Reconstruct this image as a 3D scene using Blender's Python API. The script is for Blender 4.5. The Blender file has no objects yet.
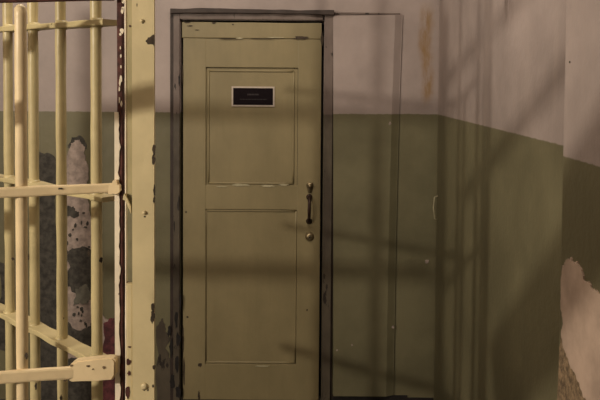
import bpy, bmesh, math, random
from mathutils import Vector, Matrix, noise
from mathutils.geometry import tessellate_polygon
C = bpy.context.scene
col = C.collection
R = math.radians
random.seed(7)

# ------------------------------------------------------------ camera
F = 700.0
PITCH, ROLL = R(2.2), R(0.43)
SH = -0.155 * 600
D = 3.74                      # distance to the wall with the door
Mrot = Matrix.Rotation(R(90) - PITCH, 3, 'X') @ Matrix.Rotation(ROLL, 3, 'Z')
def ray(px, py):
    return Mrot @ Vector(((px - 300) / F, (200 - py + SH) / F, -1))
_r = ray(250, 401)
EYE = -_r.z / _r.y * D
CAM = Vector((0, 0, EYE))
def at(px, py, Y):            # point of a frontal plane at distance Y
    r = ray(px, py); return CAM + r * (Y / r.y)
def atX(px, py, X):           # point of a side wall plane
    r = ray(px, py); return CAM + r * (X / r.x)
cd = bpy.data.cameras.new('camera'); cam = bpy.data.objects.new('camera', cd); col.objects.link(cam)
cd.sensor_width = 36; cd.lens = F / 600 * 36; cd.shift_y = -0.155
cd.clip_start = 0.02
cam.matrix_world = Matrix.Translation(CAM) @ Mrot.to_4x4()
C.camera = cam

# ------------------------------------------------------------ materials
class NT:
    def __init__(s, name):
        s.m = bpy.data.materials.new(name); s.m.use_nodes = True
        s.t = s.m.node_tree; s.t.nodes.clear()
        s.out = s.t.nodes.new('ShaderNodeOutputMaterial'); s.b = s.t.nodes.new('ShaderNodeBsdfPrincipled')
        s.t.links.new(s.b.outputs[0], s.out.inputs[0])
        g = s.t.nodes.new('ShaderNodeNewGeometry'); s.pos = g.outputs['Position']
        sp = s.t.nodes.new('ShaderNodeSeparateXYZ'); s.t.links.new(s.pos, sp.inputs[0])
        s.x, s.y, s.z = sp.outputs
    def L(s, a, b):
        s.t.links.new(a, b)
    def put(s, v, sock):
        if hasattr(v, 'is_output'): s.t.links.new(v, sock)
        else: sock.default_value = v
    def noise(s, scale, detail=4, rough=.55, stretch=(1, 1, 1), off=(0, 0, 0), dist=0):
        mp = s.t.nodes.new('ShaderNodeMapping'); mp.inputs['Scale'].default_value = stretch; mp.inputs['Location'].default_value = off
        s.L(s.pos, mp.inputs[0])
        n = s.t.nodes.new('ShaderNodeTexNoise'); n.inputs['Scale'].default_value = scale
        n.inputs['Detail'].default_value = detail; n.inputs['Roughness'].default_value = rough; n.inputs['Distortion'].default_value = dist
        s.L(mp.outputs[0], n.inputs['Vector']); return n.outputs['Fac']
    def math(s, op, a, b=0.0, c=0.0):
        n = s.t.nodes.new('ShaderNodeMath'); n.operation = op
        s.put(a, n.inputs[0]); s.put(b, n.inputs[1]); s.put(c, n.inputs[2]); return n.outputs[0]
    def step(s, v, lo, hi):
        n = s.t.nodes.new('ShaderNodeMapRange'); n.interpolation_type = 'SMOOTHSTEP'
        s.put(v, n.inputs[0]); n.inputs[1].default_value = lo; n.inputs[2].default_value = hi; return n.outputs[0]
    def mix(s, f, a, b):
        n = s.t.nodes.new('ShaderNodeMix'); n.data_type = 'RGBA'
        s.put(f, n.inputs[0])
        for v, k in ((a, 6), (b, 7)):
            if isinstance(v, tuple): v = (*v, 1)
            s.put(v, n.inputs[k])
        return n.outputs[2]
    def bump(s, h, strength=.3, dist=.01):
        n = s.t.nodes.new('ShaderNodeBump'); n.inputs['Strength'].default_value = strength; n.inputs['Distance'].default_value = dist
        s.L(h, n.inputs['Height']); s.L(n.outputs[0], s.b.inputs['Normal'])
    def done(s, c, rough=.6, metal=0, spec=.35):
        if isinstance(c, tuple): s.b.inputs['Base Color'].default_value = (*c, 1)
        else: s.L(c, s.b.inputs['Base Color'])
        s.put(rough, s.b.inputs['Roughness']); s.b.inputs['Metallic'].default_value = metal
        s.b.inputs['Specular IOR Level'].default_value = spec
        return s.m

LINE = at(330, 113.5, D).z     # height where the green dado stops
UP = (.31, .25, .225); LOW = (.138, .121, .068)
def wall_mat(name, stains=()):
    n = NT(name)
    jag = n.math('MULTIPLY_ADD', n.noise(30, 3), .008, LINE - .004)
    f = n.step(n.math('SUBTRACT', n.z, jag), -.002, .002)
    big = n.noise(2.3, 5, .6); st = n.noise(3, 4, .6, (3, 3, .35))
    up = n.mix(n.step(big, .3, .75), tuple(.82 * v for v in UP), tuple(1.13 * v for v in UP))
    up = n.mix(n.math('MULTIPLY', n.step(st, .5, .75), .35), up, (.36, .29, .25))
    lo = n.mix(n.step(big, .3, .75), tuple(.8 * v for v in LOW), tuple(1.15 * v for v in LOW))
    lo = n.mix(n.math('MULTIPLY', n.step(st, .52, .8), .3), lo, (.10, .095, .055))
    c = n.mix(f, lo, up)
    for (axis, ctr, wid, z0, z1, colr, amt) in stains:      # rusty runs in the paint
        ax = {'x': n.x, 'y': n.y}[axis]
        w = n.math('MULTIPLY_ADD', n.noise(6, 3, .6, off=(ctr, 0, 3)), wid * 1.6, ctr - wid * .8)
        d = n.math('ABSOLUTE', n.math('SUBTRACT', ax, w))
        m = n.math('SUBTRACT', 1.0, n.step(d, wid * .1, wid))
        m = n.math('MULTIPLY', m, n.step(n.z, z0, z0 + .12))
        m = n.math('MULTIPLY', m, n.math('SUBTRACT', 1.0, n.step(n.z, z1 - .1, z1)))
        m = n.math('MULTIPLY', m, n.step(n.noise(14, 5, .7, (1, 1, .25)), .3, .62))
        c = n.mix(n.math('MULTIPLY', m, amt), c, colr)
    n.bump(n.math('MULTIPLY_ADD', n.noise(9, 6, .6), 1.0, n.math('MULTIPLY', n.noise(70, 3), .15)), .35, .012)
    return n.done(c, n.math('MULTIPLY_ADD', big, .25, .38), spec=.3)
def enamel(name, base, var=.14, chip=(.035, .022, .014), thr=.71, cs=28, rough=.42, bscale=40, bs=.3):
    n = NT(name)
    v = n.noise(7, 4, .6)
    c = n.mix(n.step(v, .3, .72), tuple((1 - var) * q for q in base), tuple(min(1, (1 + var) * q) for q in base))
    ch = n.noise(cs, 5, .62, dist=.4); m = n.step(ch, thr, thr + .02)
    c = n.mix(m, c, chip)
    n.bump(n.math('MULTIPLY_ADD', m, -.8, n.noise(bscale, 3, .5)), bs, .004)
    return n.done(c, rough)
def plain(name, base, rough=.7, var=.2, sc=20, metal=0, bs=.3):
    n = NT(name); v = n.noise(sc, 5, .6)
    n.bump(v, bs, .006)
    return n.done(n.mix(n.step(v, .3, .7), tuple((1 - var) * q for q in base), tuple((1 + var) * q for q in base)), rough, metal)

XR = at(436, 230, D).x
M_back = wall_mat('two_tone_wall', [('x', at(427, 60, D).x, .05, LINE + .02, LINE + .62, (.22, .13, .055), 1.0)])
M_right = wall_mat('two_tone_side_wall', [('y', atX(508, 8, XR).y, .09, atX(508, 34, XR).z, 3, (.07, .04, .03), 1.0)])
M_pil = wall_mat('two_tone_pilaster')
M_panel = wall_mat('boarded_panel_paint')
M_door = None
def door_mat():
    n = NT('olive_door_enamel')
    v = n.noise(4, 5, .6, (1, 1, .6)); g = n.noise(18, 4, .6, (2.5, 1, .12))
    b = (.215, .172, .088)
    c = n.mix(n.step(v, .3, .72), tuple(.88 * q for q in b), tuple(1.1 * q for q in b))
    c = n.mix(n.math('MULTIPLY', n.step(g, .5, .8), .22), c, (.16, .13, .062))
    n.bump(n.math('MULTIPLY_ADD', g, .5, n.noise(50, 3)), .25, .003)
    return n.done(c, n.math('MULTIPLY_ADD', v, .2, .38), spec=.4)
M_door = door_mat()
def casing_mat():
    n = NT('casing_paint')
    v = n.noise(9, 5, .6, (1, 1, .5)); k = n.step(v, .3, .7)
    c = n.mix(n.step(n.z, LINE - .01, LINE), n.mix(k, (.050, .038, .027), (.088, .070, .048)), n.mix(k, (.105, .076, .064), (.155, .118, .100)))
    c = n.mix(n.step(n.noise(18, 5, .62, (1, 1, .4)), .60, .63), c, (.022, .016, .012))
    n.bump(n.noise(30, 4), .3, .005)
    return n.done(c, .5)
M_casing = casing_mat()
M_dark = plain('dark_wood_and_shade', (.034, .022, .017), .6)
M_void = plain('black_gap', (.012, .009, .008), .8)
M_cream = enamel('cream_bar_enamel', (.76, .60, .36), .1, thr=.72, cs=22, rough=.36)
M_yel = enamel('yellow_bar_enamel', (.53, .44, .235), .12, thr=.70, cs=20, rough=.36)
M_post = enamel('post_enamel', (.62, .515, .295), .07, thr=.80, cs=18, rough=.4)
M_postside = enamel('post_enamel_shaded', (.40, .34, .185), .15, thr=.72, cs=22, rough=.4)  # post enamel darkened, the shade of the recessed flat in its colour
M_white = enamel('flaking_white_paint', (.80, .70, .54), .12, (.16, .09, .06), .68, 45, .5)
M_rust = plain('red_brown_rust', (.075, .026, .020), .75, .5, 45)
M_chip = plain('chip_brown', (.042, .028, .016), .75, .35, 60)
M_plaster = plain('bare_pink_plaster', (.37, .27, .205), .85, .18, 9)
M_plaster2 = plain('crumbling_brown_plaster', (.17, .115, .065), .9, .5, 60, bs=.8)
M_pinkpatch = plain('patched_pink_plaster', (.30, .235, .20), .85, .28, 26, bs=.6)
M_darkstain = plain('charcoal_stain', (.050, .044, .036), .85, .45, 30)
M_greypatch = plain('grey_cement', (.125, .115, .09), .85, .25, 30)
M_redwall = plain('oxblood_paint', (.085, .022, .024), .6, .5, 35)
M_floor = plain('worn_concrete', (.06, .05, .04), .7, .25, 8)
M_ceil = plain('ceiling_paint', (.30, .26, .22), .8, .15, 5)
M_brass = plain('tarnished_brass', (.24, .185, .105), .35, .3, 90, .75)
M_iron = plain('dark_iron', (.035, .018, .013), .45, .3, 60, .5)
M_signface = plain('black_plaque_face', (.007, .004, .005), .75, .2, 90, bs=.05)
M_signface.node_tree.nodes['Principled BSDF'].inputs['Specular IOR Level'].default_value = .08
M_signrim = plain('pale_plaque_rim', (.42, .35, .29), .5, .1, 90, bs=.05)
M_signink = plain('worn_grey_lettering', (.035, .028, .029), .9, .2, 200, bs=.05)
M_scuff = plain('pale_scuff', (.34, .30, .19), .55, .15, 60)
M_shadebar = plain('shade_bar_paint', (.30, .26, .16), .5, .15, 15)

# ------------------------------------------------------------ mesh helpers
def link(name, bm, mat, parent=None, smooth=False, origin=None):
    me = bpy.data.meshes.new(name)
    if origin is None:
        origin = Vector((0, 0, 0))
    bmesh.ops.recalc_face_normals(bm, faces=bm.faces)
    bmesh.ops.translate(bm, vec=-origin, verts=bm.verts)
    bm.to_mesh(me); bm.free()
    if smooth:
        for p in me.polygons: p.use_smooth = True
    me.materials.append(mat)
    o = bpy.data.objects.new(name, me); col.objects.link(o)
    o.location = origin
    if parent:
        o.parent = parent
        o.matrix_parent_inverse = Matrix.Translation(-root_loc(parent))
    return o
def root_loc(p):
    v = p.location.copy()
    if p.parent: v = p.matrix_parent_inverse @ v + root_loc(p.parent)
    return v
def empty(name, loc, label, cat, group=None):
    o = bpy.data.objects.new(name, None); col.objects.link(o); o.location = loc
    o['label'] = label; o['category'] = cat
    if group: o['group'] = group
    return o
def tag(o, label, cat, group=None):
    o['label'] = label; o['category'] = cat
    if group: o['group'] = group
def struct(o):
    o['kind'] = 'structure'; return o
def box(bm, lo, hi, bev=0, seg=2):
    r = bmesh.ops.create_cube(bm, size=1)
    for v in r['verts']:
        v.co = Vector([(lo[i] + hi[i]) / 2 + v.co[i] * (hi[i] - lo[i]) for i in range(3)])
    if bev:
        e = list({e for v in r['verts'] for e in v.link_edges})
        bmesh.ops.bevel(bm, geom=e, offset=bev, segments=seg, affect='EDGES', profile=.6)
def beam(bm, p0, p1, h, t, up=Vector((0, 0, 1)), bev=.002, n=24, wob=0, seed=0, taper=None):
    """flat bar from p0 to p1: height h along up, thickness t, slightly uneven"""
    p0 = Vector(p0); p1 = Vector(p1); d = (p1 - p0).normalized(); s = d.cross(up).normalized(); u = s.cross(d)
    rings = []; K = []
    a, b = h / 2, t / 2
    for (cx, cy) in ((1, 1), (-1, 1), (-1, -1), (1, -1)):
        for k in range(3):
            ang = {(1, 1): 0, (-1, 1): 90, (-1, -1): 180, (1, -1): 270}[(cx, cy)] + k * 45
            K.append((cx * (a - bev) + bev * math.cos(R(ang)), cy * (b - bev) + bev * math.sin(R(ang))))
    for i in range(n + 1):
        f = i / n; c = p0.lerp(p1, f)
        w = 1 + wob * noise.noise(Vector((c.x * 9, c.y * 9 + seed, c.z * 9)))
        o = u * (wob * .010 * noise.noise(Vector((c.x * 5 + 7, seed, c.z * 5))))
        if taper: w *= taper(f)
        rings.append([bm.verts.new(c + o + u * (ku * w) + s * (ks * w)) for ku, ks in K])
    m = len(K)
    for i in range(n):
        for j in range(m):
            bm.faces.new((rings[i][j], rings[i][(j + 1) % m], rings[i + 1][(j + 1) % m], rings[i + 1][j]))
    bm.faces.new(rings[0]); bm.faces.new(rings[-1])
def tube(bm, pts, r, n=14, wob=0, seed=0, caps=True):
    rings = []
    N = len(pts)
    rr = r if hasattr(r, '__len__') else [r] * N
    ref = None
    for i, p in enumerate(pts):
        p = Vector(p); a = Vector(pts[max(0, i - 1)]); b = Vector(pts[min(N - 1, i + 1)]); d = (b - a).normalized()
        if ref is None:
            ref = d.orthogonal().normalized()
        ref = (ref - d * ref.dot(d)).normalized(); q = d.cross(ref)
        rad = rr[i] * (1 + wob * noise.noise(Vector((p.x * 11 + seed, p.y * 11, p.z * 11))))
        rings.append([bm.verts.new(p + (ref * math.cos(2 * math.pi * j / n) + q * math.sin(2 * math.pi * j / n)) * rad) for j in range(n)])
    for i in range(N - 1):
        for j in range(n):
            bm.faces.new((rings[i][j], rings[i][(j + 1) % n], rings[i + 1][(j + 1) % n], rings[i + 1][j]))
    if caps: bm.faces.new(rings[0]); bm.faces.new(rings[-1])
def seg(p0, p1, n):
    p0 = Vector(p0); p1 = Vector(p1); return [p0.lerp(p1, i / n) for i in range(n + 1)]
def jag(pts, amp, depth=3, seed=0):
    """break the straight sides of a closed outline (3D points) into a torn edge"""
    rnd = random.Random(seed)
    P = [Vector(p) for p in pts]
    nrm = Vector((0, 0, 0))
    for i in range(len(P)): nrm += (P[i] - P[0]).cross(P[(i + 1) % len(P)] - P[0])
    nrm.normalize()
    for k in range(depth):
        Q = []
        for i in range(len(P)):
            a, b = P[i], P[(i + 1) % len(P)]; e = b - a
            Q += [a, (a + b) / 2 + nrm.cross(e.normalized() if e.length > 1e-6 else Vector((1, 0, 0))) * rnd.uniform(-1, 1) * min(amp, e.length * .3)]
        P = Q; amp *= .6
    return P
def slab(bm, pts, vec):
    """solid plate with the outline pts, thickness vec"""
    vec = Vector(vec)
    pts = [Vector(p) - vec.normalized() * .0005 for p in pts]
    a = [bm.verts.new(p) for p in pts]; b = [bm.verts.new(Vector(p) + vec + vec.normalized() * .0005) for p in pts]
    tris = tessellate_polygon([pts])
    for t in tris:
        if len(set(t)) == 3:
            bm.faces.new([a[i] for i in t]); bm.faces.new([b[i] for i in reversed(t)])
    m = len(pts)
    for i in range(m): bm.faces.new((a[i], a[(i + 1) % m], b[(i + 1) % m], b[i]))
def blob(bm, c, rx, rz, t, seed, n=14):
    rnd = random.Random(seed)
    pts = []
    for j in range(n):
        a = 2 * math.pi * j / n; k = rnd.uniform(.65, 1.15)
        pts.append(Vector(c) + Vector((math.cos(a) * rx * k, 0, math.sin(a) * rz * k)))
    slab(bm, pts, (0, -t, 0))

def chips(name, mat, parent, items):
    for (c, rx, rz, t, s, n) in items:
        bm = bmesh.new(); blob(bm, c, rx, rz, t, s, n); link(name, bm, mat, parent)

# ------------------------------------------------------------ room shell
CEIL = 3.15
FRONT = -2.4
XL = -3.6
def wall_box(name, lo, hi, mat):
    bm = bmesh.new(); box(bm, lo, hi); return struct(link(name, bm, mat))
wall_box('floor', (XL - .1, FRONT, -.1), (XR + .12, D + .12, 0), M_floor)
wall_box('ceiling', (XL - .1, FRONT, CEIL), (XR + .12, D + .12, CEIL + .1), M_ceil)
# the back wall, built around the doorway
DX0, DX1 = at(180.5, 230, D).x, at(322.5, 230, D).x
DZ1 = at(250, 20.5, D).z
bm = bmesh.new()
box(bm, (XL, D, 0), (DX0, D + .12, CEIL)); box(bm, (DX1, D, 0), (XR + .12, D + .12, CEIL)); box(bm, (DX0, D, DZ1), (DX1, D + .12, CEIL))
wall_back = struct(link('wall_back', bm, M_back))
# right wall with the nearer thickened pier
pz = atX(563, 147, XR).y * (147 - 80) / (158 - 80.) 
PIER_Y = pz
PIER_X = at(561.5, 200, PIER_Y).x
wall_right = wall_box('wall_right', (XR, FRONT, 0), (XR + .12, D, CEIL), M_right)
bm = bmesh.new(); box(bm, (PIER_X, .55, 0), (XR, PIER_Y, CEIL), .006, 2)
pier = struct(link('trim_1', bm, M_pil))
wall_box('wall_left', (XL - .1, FRONT, 0), (XL, D + .12, CEIL), M_back)
# raised panel boarded over an old opening beside the door
T = .035
bm = bmesh.new()
pp = [at(333, 410, D), at(333, 15.5, D), at(402.5, 14.5, D), at(399, 110, D), at(396, 230, D), at(393, 410, D)]
pp[0].z = pp[-1].z = at(330, 394, D).z
for p in pp: p.y = D
slab(bm, pp, (0, -T * .25, 0))
qq = [p.copy() for p in pp]
for k in (2, 3, 4, 5): qq[k].x -= .012
qq[1].z -= .006; qq[2].z -= .006
A = [bm.verts.new((p.x, D - T * .2, p.z)) for p in pp]; B = [bm.verts.new((q.x - (.030 if k in (2, 3, 4, 5) else 0), D - T * .75, q.z)) for k, q in enumerate(qq)]
for k in range(6): bm.faces.new((A[k], A[(k + 1) % 6], B[(k + 1) % 6], B[k]))
bm.faces.new(B)
panel = struct(link('trim_2', bm, M_panel))
# dark base strip
bm = bmesh.new(); box(bm, (at(332, 398, D).x, D - .008, 0), (at(407, 398, D).x, D, at(330, 394.5, D).z), .001)
box(bm, (at(407, 398, D).x, D - .006, 0), (XR, D, at(420, 397.5, D).z), .001)
base = struct(link('baseboard_back', bm, M_void))
# small knocks in the paint of the wall beside the door
bm = bmesh.new()
for (px, py, r) in ((390, 123.5, 3), (427, 261.5, 4), (393, 327, 3), (352, 345, 2), (337, 350, 2)):
    blob(bm, at(px, py, D if px > 400 else D - T * .7), r * .0026, r * .003, .003, int(px))
struct(link('trim_3', bm, M_pinkpatch))

# ------------------------------------------------------------ door casing
def rectpx(bm, x0, y0, x1, y1, y, t, bev=.003, skew=True):
    a = at(x0, (y0 + y1) / 2, y); b = at(x1, (y0 + y1) / 2, y); z1 = at((x0 + x1) / 2, y0, y).z; z0 = max(0, at((x0 + x1) / 2, y1, y).z)
    box(bm, (a.x, y - t, z0), (b.x, y, z1), bev)
bm = bmesh.new()
rectpx(bm, 174, 13.5, 180.3, 415, D, .022)
rectpx(bm, 322.8, 13.5, 331.5, 415, D, .022)
rectpx(bm, 180.2, 13.5, 322.9, 20, D, .020)
casing = struct(link('trim_4', bm, M_casing))
bm = bmesh.new()
p0 = at(171, 11, D - .02); p1 = at(334, 12.5, D - .02)
beam(bm, p0, p1, .024, .040, bev=.004, n=40, wob=.35, seed=3)
rectpx(bm, 170.5, 10, 174.3, 415, D, .012, .002)
rectpx(bm, 331.3, 13.5, 333.2, 415, D, .010, .001)  # right-hand strip is a shadow line along the casing, put in as dark colour
struct(link('moulding_and_shade_line', bm, M_dark, casing))
bm = bmesh.new()                                  # dark thin line running on over the boarded panel
beam(bm, at(333, 12.5, D - .008), at(400, 14.0, D - .008), .009, .012, bev=.003, n=30, wob=.3, seed=5)
struct(link('panel_bead', bm, M_casing, panel))
bm = bmesh.new()                                  # flaked edge low on the left casing
for (px, py, rx, rz, s) in ((177, 318, .012, .05, 1), (179, 338, .016, .04, 2), (172, 345, .014, .05, 3), (178, 362, .014, .06, 4), (170, 330, .012, .03, 5), (181, 300, .006, .05, 6), (173, 380, .02, .05, 7), (180, 80, .006, .035, 8), (179, 390, .02, .04, 9), (175, 225, .004, .03, 10)):
    c = at(px, py, D); c.y = D - .0225
    blob(bm, c, rx * .8, rz, .0015, s)
struct(link('flaked_edge', bm, M_void, casing))

# ------------------------------------------------------------ door
door = bpy.data.objects.new('door_1', None); col.objects.link(door)
door.location = ((DX0 + DX1) / 2, D, 0); struct(door)
FY = D + .004                                    # face of stiles and rails
def X(px, py=230): return at(px, py, FY).x
def Z(py, px=250): return at(px, py, FY).z
def dbox(bm, x0, y0, x1, y1, face, back, bev=.002):
    box(bm, (X(x0, (y0 + y1) / 2), face, max(.004, Z(y1))), (X(x1, (y0 + y1) / 2), back, Z(y0)), bev)
bm = bmesh.new()
box(bm, (DX0, D + .07, 0), (DX1, D + .115, DZ1))
struct(link('door_recess', bm, M_void, door))
bm = bmesh.new(); dbox(bm, 183.0, 38.5, 205.5, 430, FY, FY + .045); struct(link('stile', bm, M_door, door))
bm = bmesh.new(); dbox(bm, 297.0, 38.5, 320.0, 430, FY, FY + .045); struct(link('stile', bm, M_door, door))
bm = bmesh.new(); dbox(bm, 203, 38.7, 300, 67.5, FY + .001, FY + .045); struct(link('rail', bm, M_door, door))
bm = bmesh.new(); dbox(bm, 203, 185.5, 300, 209.5, FY + .001, FY + .045); struct(link('rail', bm, M_door, door))
bm = bmesh.new(); dbox(bm, 203, 364.5, 300, 430, FY + .001, FY + .045); struct(link('rail', bm, M_door, door))
bm = bmesh.new()                                  # capping board at the head of the door
beam(bm, at(182.5, 30, FY + .012), at(321.5, 31.3, FY + .012), .085, .034, bev=.004, n=50, wob=.05, seed=9)
struct(link('head_board', bm, M_door, door))
def fpanel(x0, y0, x1, y1):
    bm = bmesh.new()
    dbox(bm, x0 - 4, y0 - 3, x1 + 4, y1 + 3, FY + .011, FY + .03, .001)
    struct(link('door_panel', bm, M_door, door))
    bm = bmesh.new()                              # quarter-round beading all round
    r = .0055; yy = FY + .0105
    a, b, c, d = X(x0, (y0 + y1) / 2) , X(x1, (y0 + y1) / 2), Z(y1), Z(y0)
    for q0, q1 in (((a, yy, c), (a, yy, d)), ((b, yy, c), (b, yy, d)), ((a, yy, c), (b, yy, c)), ((a, yy, d), (b, yy, d))):
        tube(bm, seg(q0, q1, 8), r, 10)
    struct(link('panel_beading', bm, M_door, door, True))
fpanel(208.3, 71, 293.5, 183.5)
fpanel(205.5, 211, 295.5, 363)
# chips and pale scuffs in the door paint
bm = bmesh.new()
yy = FY - .0002
def chip(px, py, rx, rz, s, y=yy, t=.0012): blob(bm, at(px, py, y), rx, rz, t, s, 18)
chip(301, 37.8, .042, .010, 1, FY - .006); chip(322, 39, .008, .035, 2, FY - .004); chip(228, 38.8, .05, .003, 3, FY - .006); chip(262, 38.6, .07, .0025, 4, FY - .006)
chip(190, 26, .016, .004, 5, FY - .006); chip(197, 30, .012, .003, 6, FY - .006); chip(187, 22.5, .02, .004, 7, FY - .006); chip(214, 23, .012, .006, 8, FY - .006); chip(233, 24.5, .006, .004, 9, FY - .006)
chip(182.5, 75, .006, .05, 10); chip(183, 340, .004, .09, 11); chip(187.5, 317, .006, .006, 12); chip(307, 310, .005, .007, 13); chip(200, 365, .012, .012, 14); chip(199, 396, .006, .03, 15); chip(184, 370, .006, .08, 18); chip(186, 212, .006, .006, 16)
struct(link('paint_chips', bm, M_chip, door))
bm = bmesh.new()
for (px, py, rx, rz, s) in ((240, 185, .055, .007, 21), (268, 185.8, .04, .006, 22), (283, 184.8, .03, .005, 23), (222, 186.5, .03, .003, 24), (262, 366, .04, .004, 25), (240, 38.2, .02, .004, 26), (275, 37.5, .05, .003, 27)):
    blob(bm, at(px, py, yy if py > 50 else FY - .006), rx, rz, .002, s, 20)
struct(link('pale_scuffs', bm, M_scuff, door))
# thumb latch, pull handle, keyhole rosette
bm = bmesh.new()
c = at(309.8, 186.5, FY)
slab(bm, jag([c + Vector((x, 0, z)) for x, z in ((-.016, .022), (.016, .022), (.019, .006), (.013, -.018), (.006, -.034), (-.006, -.034), (-.013, -.018), (-.019, .006))], .001, 1), (0, -.006, 0))
tube(bm, [c + Vector((0, -.004, .006)), c + Vector((0, -.02, .008)), c + Vector((0, -.034, .004))], [.008, .007, .011], 12)
struct(link('thumb_latch', bm, M_brass, door, True))
bm = bmesh.new()
ht, hb = at(309.3, 197, FY), at(309.0, 221, FY)
pts = [ht + Vector((0, 0, .0)), ht + Vector((0, -.022, -.002)), ht + Vector((0, -.038, -.022))]
pts += [ht.lerp(hb, k) + Vector((0, -.044, 0)) for k in (.32, .5, .68)]
pts += [hb + Vector((0, -.038, .022)), hb + Vector((0, -.022, .002)), hb]
tube(bm, pts, [.013, .010, .008, .0085, .0095, .0085, .008, .010, .013], 14)
for p in (ht, hb): tube(bm, [p, p + Vector((0, -.006, 0))], [.017, .015], 16)
struct(link('pull_handle', bm, M_iron, door, True))
bm = bmesh.new()
c = at(309.5, 236.5, FY)
tube(bm, [c, c + Vector((0, -.005, 0)), c + Vector((0, -.012, 0)), c + Vector((0, -.015, 0))], [.024, .023, .017, .010], 22)
ros = struct(link('lock_rosette', bm, M_brass, door, True))
bm = bmesh.new(); tube(bm, [c + Vector((0, -.0145, -.001)), c + Vector((0, -.017, -.001))], .0045, 10)
struct(link('keyhole', bm, M_void, ros))

# ------------------------------------------------------------ plaque on the door
py0, py1 = 86.5, 106.5
sy = FY + .011
sa, sb = at(231.7, 96, sy), at(274.6, 96, sy); z1, z0 = at(253, py0, sy).z, at(253, py1, sy).z
sign = empty('door_sign', ((sa.x + sb.x) / 2, sy, z0), 'small black rectangular plaque with a pale rim on the upper door panel', 'sign')
bm = bmesh.new(); box(bm, (sa.x, sy - .006, z0), (sb.x, sy, z1), .001); link('plaque_rim', bm, M_signrim, sign)
w = .0085
bm = bmesh.new(); box(bm, (sa.x + w, sy - .0078, z0 + w), (sb.x - w, sy - .0058, z1 - w), .0006); link('plaque_face', bm, M_signface, sign)
bm = bmesh.new()
rnd = random.Random(3)
def smudge(xa, xb, yc, h):                        # letters too worn and small to read: faint strokes
    x = at(xa, yc, sy).x; xe = at(xb, yc, sy).x; zc = at(253, yc, sy).z
    while x < xe:
        ww = rnd.uniform(.004, .007); box(bm, (x, sy - .0084, zc - h / 2), (x + ww, sy - .0077, zc + h / 2)); x += ww + .0025
smudge(247.5, 257.5, 94.5, .009); smudge(240, 266, 99.3, .004)
link('worn_lettering', bm, M_signink, sign)

# ------------------------------------------------------------ damage on the wall seen between the bars
def wallpatch(name, pix, mat, t, amp=.012, seed=0, Y=D, depth=3, parent=wall_back):
    bm = bmesh.new(); slab(bm, jag([at(x, y, Y) for x, y in pix], amp, depth, seed), (0, -t, 0))
    return struct(link(name, bm, mat, parent))
wallpatch('dark_stain', [(36, 150), (56, 160), (58, 240), (60, 300), (62, 420), (30, 420), (34, 300)], M_darkstain, .002, .02, 1)
wallpatch('patch_rim', [(68, 146), (72, 137), (79, 135.5), (85, 141), (87, 149), (80, 152), (70, 152)], M_darkstain, .003, .006, 2)
wallpatch('plaster_patch', [(70, 148), (75, 140), (80, 139.5), (85, 150), (88, 165), (88, 200), (92, 240), (96, 300), (112, 322), (116, 360), (112, 425), (62, 425), (60, 300), (64, 240), (62, 200), (66, 165)], M_pinkpatch, .006, .02, 3)
wallpatch('dark_stain', [(66, 255), (76, 248), (92, 252), (97, 275), (96, 292), (84, 285), (74, 292), (64, 285)], M_darkstain, .009, .03, 4)
wallpatch('cement_patch', [(76, 288), (88, 284), (94, 296), (88, 303), (74, 305)], M_greypatch, .012, .012, 5)
wallpatch('dark_stain', [(66, 318), (80, 330), (92, 322), (96, 340), (88, 350), (66, 345)], M_darkstain, .009, .02, 6)
wallpatch('red_paint', [(104, 326), (111, 318), (120, 326), (124, 425), (100, 425), (104, 370)], M_redwall, .012, .02, 7)
wallpatch('dark_stain', [(66, 208), (74, 206), (80, 212), (74, 218), (67, 215)], M_darkstain, .009, .015, 8)
wallpatch('dark_stain', [(60, 360), (92, 356), (98, 380), (96, 425), (60, 425)], M_darkstain, .009, .03, 9)
wallpatch('dark_stain', [(0, 262), (22, 258), (24, 300), (20, 345), (-10, 350)], M_darkstain, .002, .03, 10)
bm = bmesh.new(); rnd = random.Random(5)
for i in range(38):
    px = rnd.uniform(64, 92); py = rnd.uniform(205, 345)
    blob(bm, at(px, py, D - .0085), rnd.uniform(.004, .011), rnd.uniform(.004, .014), .0012, i, 9)
struct(link('stain_specks', bm, M_darkstain, wall_back))
wallpatch('peeled_edge', [(156, 330), (163, 318), (168, 335), (171, 360), (172, 425), (153, 425)], M_casing, .003, .03, 11)
# bare plaster low on the pier
def pierpatch(name, pix, mat, t, amp, seed, depth=3):
    bm = bmesh.new(); P = [atX(x, y, PIER_X) for x, y in pix]
    for p in P: p.y = min(p.y, PIER_Y - .001)
    slab(bm, jag(P, amp, depth, seed), (-t, 0, 0))
    return struct(link(name, bm, mat, pier))
pierpatch('crumbling_plaster', [(560, 350), (563, 330), (566, 335), (572, 350), (600, 410), (620, 470), (558, 440)], M_plaster2, .002, .006, 3)
pierpatch('bare_plaster', [(563.5, 266), (567, 260), (572, 257), (574, 262), (579, 261), (583, 270), (588, 281), (592, 287), (598, 291), (612, 289), (660, 300), (660, 480), (604, 430), (588, 400), (580, 382), (570, 362), (564, 345), (564, 320), (562, 300)], M_plaster, .0035, .010, 5, 4)
bm = bmesh.new()
for (px, py, r) in ((570, 62, 1.1),):
    c = atX(px, py, PIER_X)
    tube(bm, [c, c + Vector((-.002, 0, 0))], r * .0025, 9)
struct(link('nail_holes', bm, M_greypatch, pier))
# small metal catch on the corner of the right wall
c0, c1 = atX(438, 196, XR), atX(438, 220, XR)
bm = bmesh.new()
tube(bm, [c0, c0 + Vector((-.018, 0, -.006)), (c0 + c1) / 2 + Vector((-.024, 0, 0)), c1 + Vector((-.018, 0, .006)), c1], .004, 8)
hk = link('wall_hook', bm, M_scuff, None, True)
tag(hk, 'small pale metal hook fixed in the corner of the green wall', 'hook')

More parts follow.
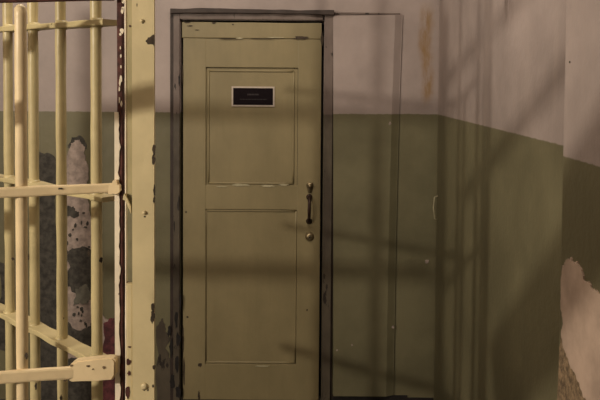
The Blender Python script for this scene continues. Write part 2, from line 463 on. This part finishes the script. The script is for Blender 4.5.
# ------------------------------------------------------------ barred front (recedes to the left) and gate
# B: fixed bars behind
BzR, BzL = 1.83, 2.29
fx = lambda px: px / 118.0
def Bpt(px, y0, y118):                            # point on the receding bar line, extended past the frame
    a = at(0, y0, BzL); b = at(118, y118, BzR); k = px / 118.0
    return a.lerp(b, k)
rowsB = {'top': (29.5, 22), 'mid': (177.5, 200.5), 'low': (310, 369)}
bars = empty('barred_partition', (Bpt(60, 310, 369).x, Bpt(60, 310, 369).y, 0), 'yellow painted barred partition receding to the left behind the cell gate', 'cell bars')
for i, (k, (a, b)) in enumerate(rowsB.items()):
    bm = bmesh.new()
    beam(bm, Bpt(-8, a, b), Bpt(112, a, b), {'top': .016, 'mid': .013, 'low': .016}[k], .050, bev=.003, n=60, wob=.25, seed=20 + i)
    link('crossbar', bm, M_yel, bars)
def Bk(px, row):                                  # line parameter whose point projects to pixel column px
    lo, hi = -3.0, 1.1
    a, b = rowsB[row]
    Minv = Mrot.transposed()
    for _ in range(50):
        k = (lo + hi) / 2; p = Minv @ (at(0, a, BzL).lerp(at(118, b, BzR), k) - CAM)
        u = 300 + F * p.x / -p.z
        if u < px: lo = k
        else: hi = k
    return k
chips_b = []
for i, px in enumerate((9, 34, 61.5, 96.5)):
    k = Bk(px, 'mid'); g = Bpt(k * 118, *rowsB['mid'])
    bm = bmesh.new()
    tube(bm, seg((g.x, g.y, .02), (g.x, g.y, 2.35), 70), .0150, 16, .10, i)
    b_ = link('bar', bm, M_yel, bars, True)
# knots of paint where rods pass through the crossbars
for px in (9, 34, 61.5, 96.5):
    k = Bk(px, 'mid')
    for row in ('mid', 'low', 'top'):
        g = Bpt(k * 118, *rowsB[row])
        bm = bmesh.new(); tube(bm, [g + Vector((0, 0, -.011)), g + Vector((0, 0, -.004)), g + Vector((0, 0, .008)), g + Vector((0, 0, .014))], [.0163, .0183, .0178, .0162], 16)
        link('paint_collar', bm, M_yel, bars, True)

# A: the gate
AL, AR = 1.68, 1.75
def Apt(px, y0, y118):
    a = at(0, y0, AL); b = at(118, y118, AR); return a.lerp(b, px / 118.0)
rowsA = {'top': (-1.5, -3.5), 'mid': (192.5, 188), 'low': (377.5, 369)}
gate = empty('cell_gate', (Apt(60, 377, 369).x, 1.70, 0), 'cream painted cell gate of one round bar and flat crossbars beside the post', 'gate')
bm = bmesh.new()
beam(bm, Apt(-124, *rowsA['mid']), Apt(114, *rowsA['mid']), .024, .014, bev=.0045, n=110, wob=.28, seed=31, taper=lambda f: 1 + .18 * max(0, (f - .92) / .08))
link('crossbar', bm, M_cream, gate)
bm = bmesh.new()
beam(bm, Apt(-124, *rowsA['low']), Apt(76, *rowsA['low']), .030, .014, bev=.005, n=100, wob=.25, seed=32)
link('crossbar', bm, M_cream, gate)
bm = bmesh.new()
beam(bm, Apt(-124, *rowsA['top']), Apt(114, *rowsA['top']), .020, .014, bev=.003, n=90, wob=.25, seed=33)
link('crossbar', bm, M_rust, gate)
# hammered plate end of the lower crossbar
bm = bmesh.new()
o = AR - .03
P = [at(x, y, o) for x, y in ((68.5, 367), (75, 361.5), (88, 360), (104, 358.2), (113.5, 358), (116, 361), (115.5, 375), (113, 379.5), (98, 381), (72, 381.5), (68, 379))]
slab(bm, jag(P, .0012, 1, 4), (0, .022, 0))
cc = sum(P, Vector()) / len(P)                    # rounded rim: a second, slightly smaller layer in front
slab(bm, [cc + (p - cc) * .93 for p in jag(P, .0008, 1, 4)], (0, -.004, 0))
plate = link('end_plate', bm, M_cream, gate)
for (px, py, r, s) in ((71.5, 365.5, 1.6, 1), (88, 366, 1.6, 2), (104, 367.5, 2.0, 3), (93, 369, 1, 4), (65, 380.5, 1.6, 5)):
    chips('paint_chip', M_plaster2, plate, [(at(px, py, o - .0047), r * .0026, r * .0018, .001, s, 10)])
# tab at the end of the middle crossbar
bm = bmesh.new()
P = [at(x, y, AR - .012) for x, y in ((108, 194), (109, 184.5), (112, 184), (113, 180.5), (116, 180.5), (117, 184.5), (119.5, 186), (120, 191), (117, 194))]
slab(bm, jag(P, .001, 1, 8), (0, .018, 0)); link('weld_tab', bm, M_cream, gate)
bm = bmesh.new()
ga, gb, gm = at(16.4, 7, AL), at(18.2, 405, AL), at(16.6, 190, AL)
yb = Apt(21, *rowsA['mid']).y + .016
tube(bm, [(at(15.8, 3.2, AL).x, yb - .004, at(15.8, 3.2, AL).z)] + [Vector((ga.x, yb - .004, ga.z)).lerp(Vector((gb.x, yb - .002, gb.z)), i / 60) for i in range(61)] + [(gb.x, yb - .002, .02)], [.006] + [.0141] * 62, 18, .06, 3)
link('bar', bm, M_cream, gate, True)
g = Apt(-124, *rowsA['mid'])
bm = bmesh.new(); beam(bm, (g.x, g.y, .02), (g.x, g.y, 2.2), .05, .03, up=Vector((1, 0, 0)), n=4); link('shade_stile', bm, M_cream, gate)  # unseen upright, placed to cast the soft vertical shadow beside the door
for hg in (.182, -.262):  # unseen gate bay, added for the level shadow bands on the door
    bm = bmesh.new(); beam(bm, (g.x, 1.70, EYE + hg), (g.x - .95, 1.72, EYE + hg), .052, .012, n=10); link('crossbar', bm, M_cream, gate)
bm = bmesh.new(); beam(bm, (g.x - .95, 1.72, .02), (g.x - .95, 1.72, 2.2), .04, .03, up=Vector((1, 0, 0)), n=4); link('shade_stile', bm, M_cream, gate)  # far upright of the added bay
# chips on the crossbars
q = Apt(60, *rowsA['mid'])
chips('paint_chip', M_chip, gate, [(at(60, 188.5, q.y - .0076), .009, .0028, .001, 4, 12), (at(26.5, 356, yb - .0135), .004, .008, .001, 5, 10)])
for (px, py, rx, rz, s) in ((101, 260, .005, .009, 1), (89, 253, .004, .010, 2), (91, 298, .005, .008, 3), (58.5, 269, .004, .012, 4), (28.5, 257, .003, .012, 6), (32, 299, .006, .009, 7), (36, 386, .004, .014, 8), (61, 398, .004, .01, 9), (13, 259, .005, .006, 10)):
    kx = Bk(px, 'mid'); g = Bpt(kx * 118, *rowsB['mid'])
    chips('paint_chip', M_chip, bars, [(at(px, py, g.y - .0168), rx, rz, .001, s, 12)])
# gate stile: rusted edge under flaking white paint
rnd = random.Random(11)
SY = AR + .01
bm = bmesh.new()
a, b = at(117.3, 200, SY), at(122.0, 200, SY)
box(bm, (a.x, SY, 0.01), (b.x + .001, SY + .035, 2.25), .001)
link('stile', bm, M_rust, gate)
bm = bmesh.new()                                  # cream edge left after flaking, torn along its right side
zt, zb = at(117, 112, SY).z, .01
xl = at(115.0, 250, SY).x
n_ = 150; pts = []
for i in range(n_ + 1):
    z = zb + (zt - zb) * i / n_
    wv = noise.noise(Vector((z * 13, 3, 0))) * .006 + noise.noise(Vector((z * 48, 9, 0))) * .0055
    pts.append(Vector((xl + .0118 + wv, SY, z)))
slab(bm, [Vector((xl, SY, zb))] + pts + [Vector((xl, SY, zt))], (0, -.003, 0))
link('flaking_paint', bm, M_white, gate)
for (x, y, w, h, s) in ((122.5, 11, 2.2, 3.2, 1), (123, 8, 1.6, 2, 2), (122, 31, 3.2, 3.4, 3), (120.5, 34, 2, 1.8, 4), (121, 79, 1.6, 4, 5), (120, 82, 1.4, 5, 6), (121.5, 104, 1.6, 4, 7), (119.5, 100, 1, 4, 8), (119.5, 89, 1, 3, 9), (121, 56, 1, 2.5, 10), (120.5, 48, .8, 2, 11), (121, 67, 1, 2, 13), (123, 1, 2.2, 3, 12)):
    chips('paint_flake', M_white, gate, [(at(x, y, SY - .001), w * .0019, h * .0022, .002, s, 9)])

# ------------------------------------------------------------ gate post
PY = 1.72
post = empty('gate_post', (at(143, 300, PY).x, PY, 0), 'pale yellow flat steel post standing between the cell gate and the green door', 'post')
def px_(p, y=200): return at(p, y, PY).x
bm = bmesh.new()
# right edge slightly eaten away
n_ = 160; xr = px_(154.2); xlft = px_(132.2); pr = []
for i in range(n_ + 1):
    z = .005 + 2.40 * i / n_
    pr.append(Vector((xr - max(0, noise.noise(Vector((z * 7, 4.4, 0))) - .28) * .010 + noise.noise(Vector((z * 40, 1, 0))) * .0006, PY, z)))
slab(bm, [Vector((xlft, PY, .005))] + pr + [Vector((xlft, PY, 2.405))], (0, .012, 0))
link('front_flat', bm, M_post, post)
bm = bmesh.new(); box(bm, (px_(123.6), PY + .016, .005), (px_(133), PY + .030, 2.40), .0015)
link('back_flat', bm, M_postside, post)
bm = bmesh.new()                                  # bead of old paint along the left edge of the back flat
tube(bm, seg((px_(124.3), PY + .016, .005), (px_(124.3), PY + .016, 2.4), 120), .0024, 8, .4, 5)
link('paint_bead', bm, M_white, post, True)
# filler strip, with the slot left open between its two lengths
bm = bmesh.new()
rr = px_(131.9)
zs1, zs0 = at(129, 196, PY).z, at(129, 284, PY).z
beam(bm, ((px_(126.0) + rr) / 2, PY + .010, .005), ((px_(126.0) + rr) / 2, PY + .010, zs0), rr - px_(125.6), .014, up=Vector((1, 0, 0)), bev=.003, n=20)
link('filler_strip', bm, M_post, post)
bm = bmesh.new()
slab(bm, jag([at(x, y, PY + .012) for x, y in ((123.5, 199), (126, 200), (131.5, 213), (131.5, 206), (128, 198), (125, 193))], .0008, 1, 3), (0, -.008, 0))
link('paint_drip', bm, M_post, post)
bm = bmesh.new()
box(bm, (px_(126.2), PY + .0145, zs0), (px_(131.0), PY + .0158, zs1), .0005)
link('slot', bm, plain('slot_shade', (.17, .15, .085), .6), post)  # thin dark plate stands in for the shade inside the slot
# bolt heads
for (x, y, r) in ((142, 21, 1.7), (144.5, 212.5, 1.9), (144.5, 386, 3.2)):
    bm = bmesh.new(); c = at(x, y, PY)
    tube(bm, [c, c + Vector((0, -.003, 0)), c + Vector((0, -.0055, 0)), c + Vector((0, -.0065, 0))], [r * .0027, r * .0026, r * .0019, r * .0008], 16)
    link('bolt_head', bm, M_post, post, True)
bm = bmesh.new()
c = at(146.5, 36, PY)
slab(bm, jag([at(x, y, PY) for x, y in ((145.5, 41), (148, 37.5), (151.5, 36), (154.3, 34.5), (154.5, 47.5), (152.8, 44.5), (148, 44.5))], .0012, 2, 2), (0, -.001, 0))
link('paint_chip', bm, M_chip, post)
for (x, y, rx, rz, s) in ((154, 150, .0045, .016, 1), (153.6, 160, .0045, .014, 2), (154.3, 190, .003, .015, 3), (153.2, 307, .005, .014, 4), (152.8, 317, .006, .016, 5), (154, 367, .004, .007, 6), (153, 386, .003, .005, 7), (137, 5, .0012, .005, 8), (144.8, 216.5, .0028, .0028, 9), (143.8, 389, .005, .004, 10), (148, 390, .0022, .003, 12), (143, 23.3, .0028, .0012, 11), (154, 200, .003, .01, 13)):
    chips('paint_chip', M_chip, post, [(at(x, y, PY), rx, rz, .0009, s, 14)])
for (x, y, rx, rz, s) in ((129.5, 347, .005, .0022, 1), (128.5, 362, .006, .009, 2), (129, 373, .005, .006, 3), (128, 392, .006, .02, 4), (128, 283, .006, .004, 5), (130, 26, .003, .003, 6)):
    chips('rust_patch', M_rust, post, [(at(x, y, PY + (.0025 if y > 285 else .0155)), rx, rz, .001, s, 14)])

# ------------------------------------------------------------ unseen bars beside the viewer, added to cast diagonal shadows on the right wall
LAMP = Vector((-2.86, -.5, EYE + .57))
FR = .53
def caster(a, b):
    return LAMP.lerp(a, FR), LAMP.lerp(b, FR)
shade_bars = empty('unseen_shade_bars', (-1.0, .75, 0), 'unseen sloping bars left of the viewpoint, added to shade the right wall', 'shadow_caster')
def band(name, pa, pb, wpx, r=None, ext=(0, 0)):
    A_, B_ = atX(*pa, XR), atX(*pb, XR)
    d = B_ - A_; A_ = A_ - d * ext[0]; B_ = B_ + d * ext[1]
    a, b = caster(A_, B_); bm = bmesh.new()
    beam(bm, a, b, wpx, .008, bev=.002, n=6)
    link(name, bm, M_shadebar, shade_bars)
band('upper_shade_bar', (503, 16), (443, 84), .045, ext=(.7, 0))
band('middle_shade_bar', (562, 72), (497, 154), .045, ext=(.12, .9))
band('wide_shade_bar', (568, 290), (500, 378), .17, ext=(.9, .12))

# ------------------------------------------------------------ light
def light(name, kind, loc, power, colr, **kw):
    l = bpy.data.lights.new(name, kind); l.energy = power; l.color = colr
    for k, v in kw.items(): setattr(l, k, v)
    o = bpy.data.objects.new(name, l); col.objects.link(o); o.location = loc; return o
light('lamp_key', 'POINT', LAMP, 290, (1.0, .90, .75), shadow_soft_size=.05)
lf = light('corridor_fill', 'AREA', (-.35, 2.35, CEIL - .03), 33, (1.0, .88, .74), shape='RECTANGLE', size=1.2, size_y=.5)  # unseen overhead fill, added to brighten the door wall
lf.rotation_euler = (R(18), 0, 0)
w = bpy.data.worlds.new('world'); C.world = w; w.use_nodes = True
w.node_tree.nodes['Background'].inputs[0].default_value = (1, .88, .78, 1); w.node_tree.nodes['Background'].inputs[1].default_value = .12
C.view_settings.view_transform = 'Standard'; C.view_settings.look = 'None'
C.view_settings.exposure = .22; C.view_settings.gamma = 1
